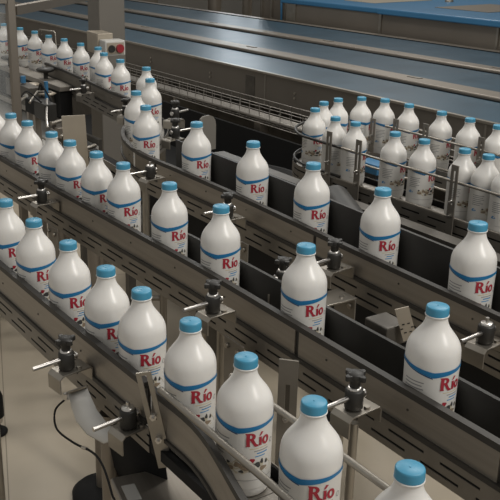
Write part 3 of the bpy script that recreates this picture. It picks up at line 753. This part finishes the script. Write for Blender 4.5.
# curved pale chute: a bent sheet
t = thing('curved_chute', 'pale curved sheet metal strip hanging below the star-knob clamp at lower left', 'chute', (0.5767, 1.3612, 1.0))
L = [(.578, 1.4145, 1.0024), (.578, 1.4071, .9818), (.578, 1.3856, .9594), (.582, 1.345, .950), (.595, 1.30, .950)]
R_ = [(.600, 1.3766, 1.0295), (.600, 1.3597, 1.0161), (.600, 1.3344, 1.0007), (.603, 1.295, .990), (.615, 1.250, .985)]
m = MB(); n = len(L); sub = lambda p, dz=0: (p[0]-.5767, p[1]-1.3612, p[2]-1.0+dz)
vs = []
for a, b in zip(L, R_): vs += [sub(a), sub(b), sub(a, -.003), sub(b, -.003)]
fs = []
for i in range(n-1):
    a = 4*i; b = a+4
    fs += [(a, a+1, b+1, b), (a+2, b+2, b+3, a+3), (a, b, b+2, a+2), (a+1, a+3, b+3, b+1)]
fs += [(0, 2, 3, 1), (4*n-4, 4*n-3, 4*n-1, 4*n-2)]
m.add(vs, fs, True); m.build('bent_sheet', 'white_plastic', t)
MB().tube([sub((.578, 1.4160, 1.005)), sub((.600, 1.3750, 1.032))], .0028, 8).build('folded_edge', 'bracket', t)
t = thing('black_cable', 'thin black cable looping from the lower left clamp down past the round leg', 'cable', (0.5663, 1.3996, 1.0))
cp = [(0.5663, 1.3948, 1.008), (0.5612, 1.4479, .955), (0.556, 1.4332, .922), (0.556, 1.3509, .935), (0.556, 1.2638, .962), (0.556, 1.2202, .958), (0.556, 1.1863, .92), (0.556, 1.1718, .88), (0.556, 1.1669, .6), (0.5767, 1.1676, .3)]
MB().tube([(x-.5663, y-1.3996, z-1.0) for x, y, z in smooth(cp)], .0022, 8).build('cable', 'rubber', t)
MB().lathe([(.006, -.006), (.006, .006)], 10, (.0, .0, .008)).build('plug', 'chrome', t)
MB().tube([(-.01, -.09, -.053), (-.01, -.11, -.045)], .0032, 8).build('cable_sleeve', 'chrome', t)
# lower black cover, drive housing beneath the flared plate
t = thing('chain_guard_cover', 'curved black rubber cover under the nearest lane behind the tilted upright', 'cover', (0.6593, 1.325, .9))
m = MB(); pr = [(0, .10), (.0, .05), (-.012, 0), (-.004, -.06), (.02, -.12), (.05, -.2)]
vs = []
for x, z in pr: vs += [(x-.01, .045, z), (x+.05, -.075, z)]
n = len(pr); m.add(vs+[(x+.004, y+.004, z) for x, y, z in vs], [(2*i, 2*i+1, 2*i+3, 2*i+2) for i in range(n-1)]+[(2*n+2*i+2, 2*n+2*i+3, 2*n+2*i+1, 2*n+2*i) for i in range(n-1)]+[(2*i, 2*i+2, 2*n+2*i+2, 2*n+2*i) for i in range(n-1)]+[(2*i+1, 2*n+2*i+1, 2*n+2*i+3, 2*i+3) for i in range(n-1)], True)
m.build('cover_sheet', 'rubber', t)
t = thing('gearbox_housing', 'flat steel drive housing with small white sticker beneath the flared guide plate', 'drive housing', (0.6593, 1.1701, .76), rz=-.2)
MB().box(-.075, .08, -.36, .13, 0, .10).build('housing', 'steel', t, bevel=.004)
MB().box(-.062, -.036, .045, .095, .1002, .1012).build('sticker', 'white_plastic', t)
for i, (x, y) in enumerate([(.938, 1.375), (.905, 2.27), (1.262, 1.83), (1.258, 1.40)]):
    t = thing('joint_plate', ['flat bolted joint plate hanging below the second lane, right of the middle clamp', 'flat bolted joint plate under the second lane at the upper left', 'flat bolted joint plate under the third lane, centre', 'flat bolted joint plate under the third lane, right of centre'][i], 'joint plate', (x, y, 1.005 if i < 2 else 1.03), rz=0, group='joint plates below the lanes')
    MB().box(-.004, 0, -.035, .035, -.075, .040).build('plate', 'frame', t, bevel=.001)
    for yy in (-.02, .02): MB().tube([(-.010, yy, .022), (-.004, yy, .022)], .006, 6).build('bolt', 'bracket', t)
# reflector / sensor bracket between second and third lane
t = thing('sensor_bracket', 'small steel sensor bracket with a tilted cream plate between the second and third lanes', 'sensor bracket', (1.155, 1.1173, 1.10))
MB().box(-.055, .0, -.012, .05, .0, .042).build('sensor_housing', 'dark_steel', t, bevel=.003)
p = MB().box(-.003, .0, -.013, .013, -.034, .034).build('cream_plate', 'beige', t); p.location = (-.02, -.025, .05); p.rotation_euler = (-.32, 0, .9)
m = MB()
for k in range(6):
    a = PI*k/3; m.box(-.0036, -.003, .010*math.cos(a)-.0025, .010*math.cos(a)+.0025, -.008+.010*math.sin(a)-.0012, -.008+.010*math.sin(a)+.0012)
m.build('vent_slot', 'black', p)
MB().box(-.004, .05, .05, .056, -.01, .012).build('arm', 'bracket', t)
MB().tube(smooth([(-.05, .03, .005), (-.06, .06, -.03), (-.06, .02, -.05), (-.05, -.03, -.03), (-.05, -.05, -.09)]), .002, 8).build('cable', 'rubber', t)
t = thing('joint_bracket', 'flat steel joint bracket with bolts linking the second and third lanes, centre right', 'bracket', (1.186, 1.3797, 1.05))
MB().box(-.04, .06, -.03, .035, .03, .034).build('top_plate', 'bracket', t, bevel=.001)
MB().box(-.04, -.036, -.03, .035, -.05, .032).build('front_plate', 'frame', t)
for x, y in ((-.02, -.01), (0, .015), (.03, -.01)): MB().tube([(x, y, .034), (x, y, .038)], .005, 6).build('bolt', 'chrome', t)
# thin twin posts beneath the clamp at lower right
for i, y in enumerate((1.02, .985)):
    o = MB().tube([(0, 0, 0), (0, 0, 1.08)], .0075, 14).build('thin_steel_post', 'bracket'); o.location = (.895, y-.03, 0)
    tag(o, ['left of two thin round posts below the clamp at lower right', 'right of two thin round posts below the clamp at lower right'][i], 'post')
for i, (y, g) in enumerate([(2.385, BB), (1.42, BB), (.972, BB)]):
    pass
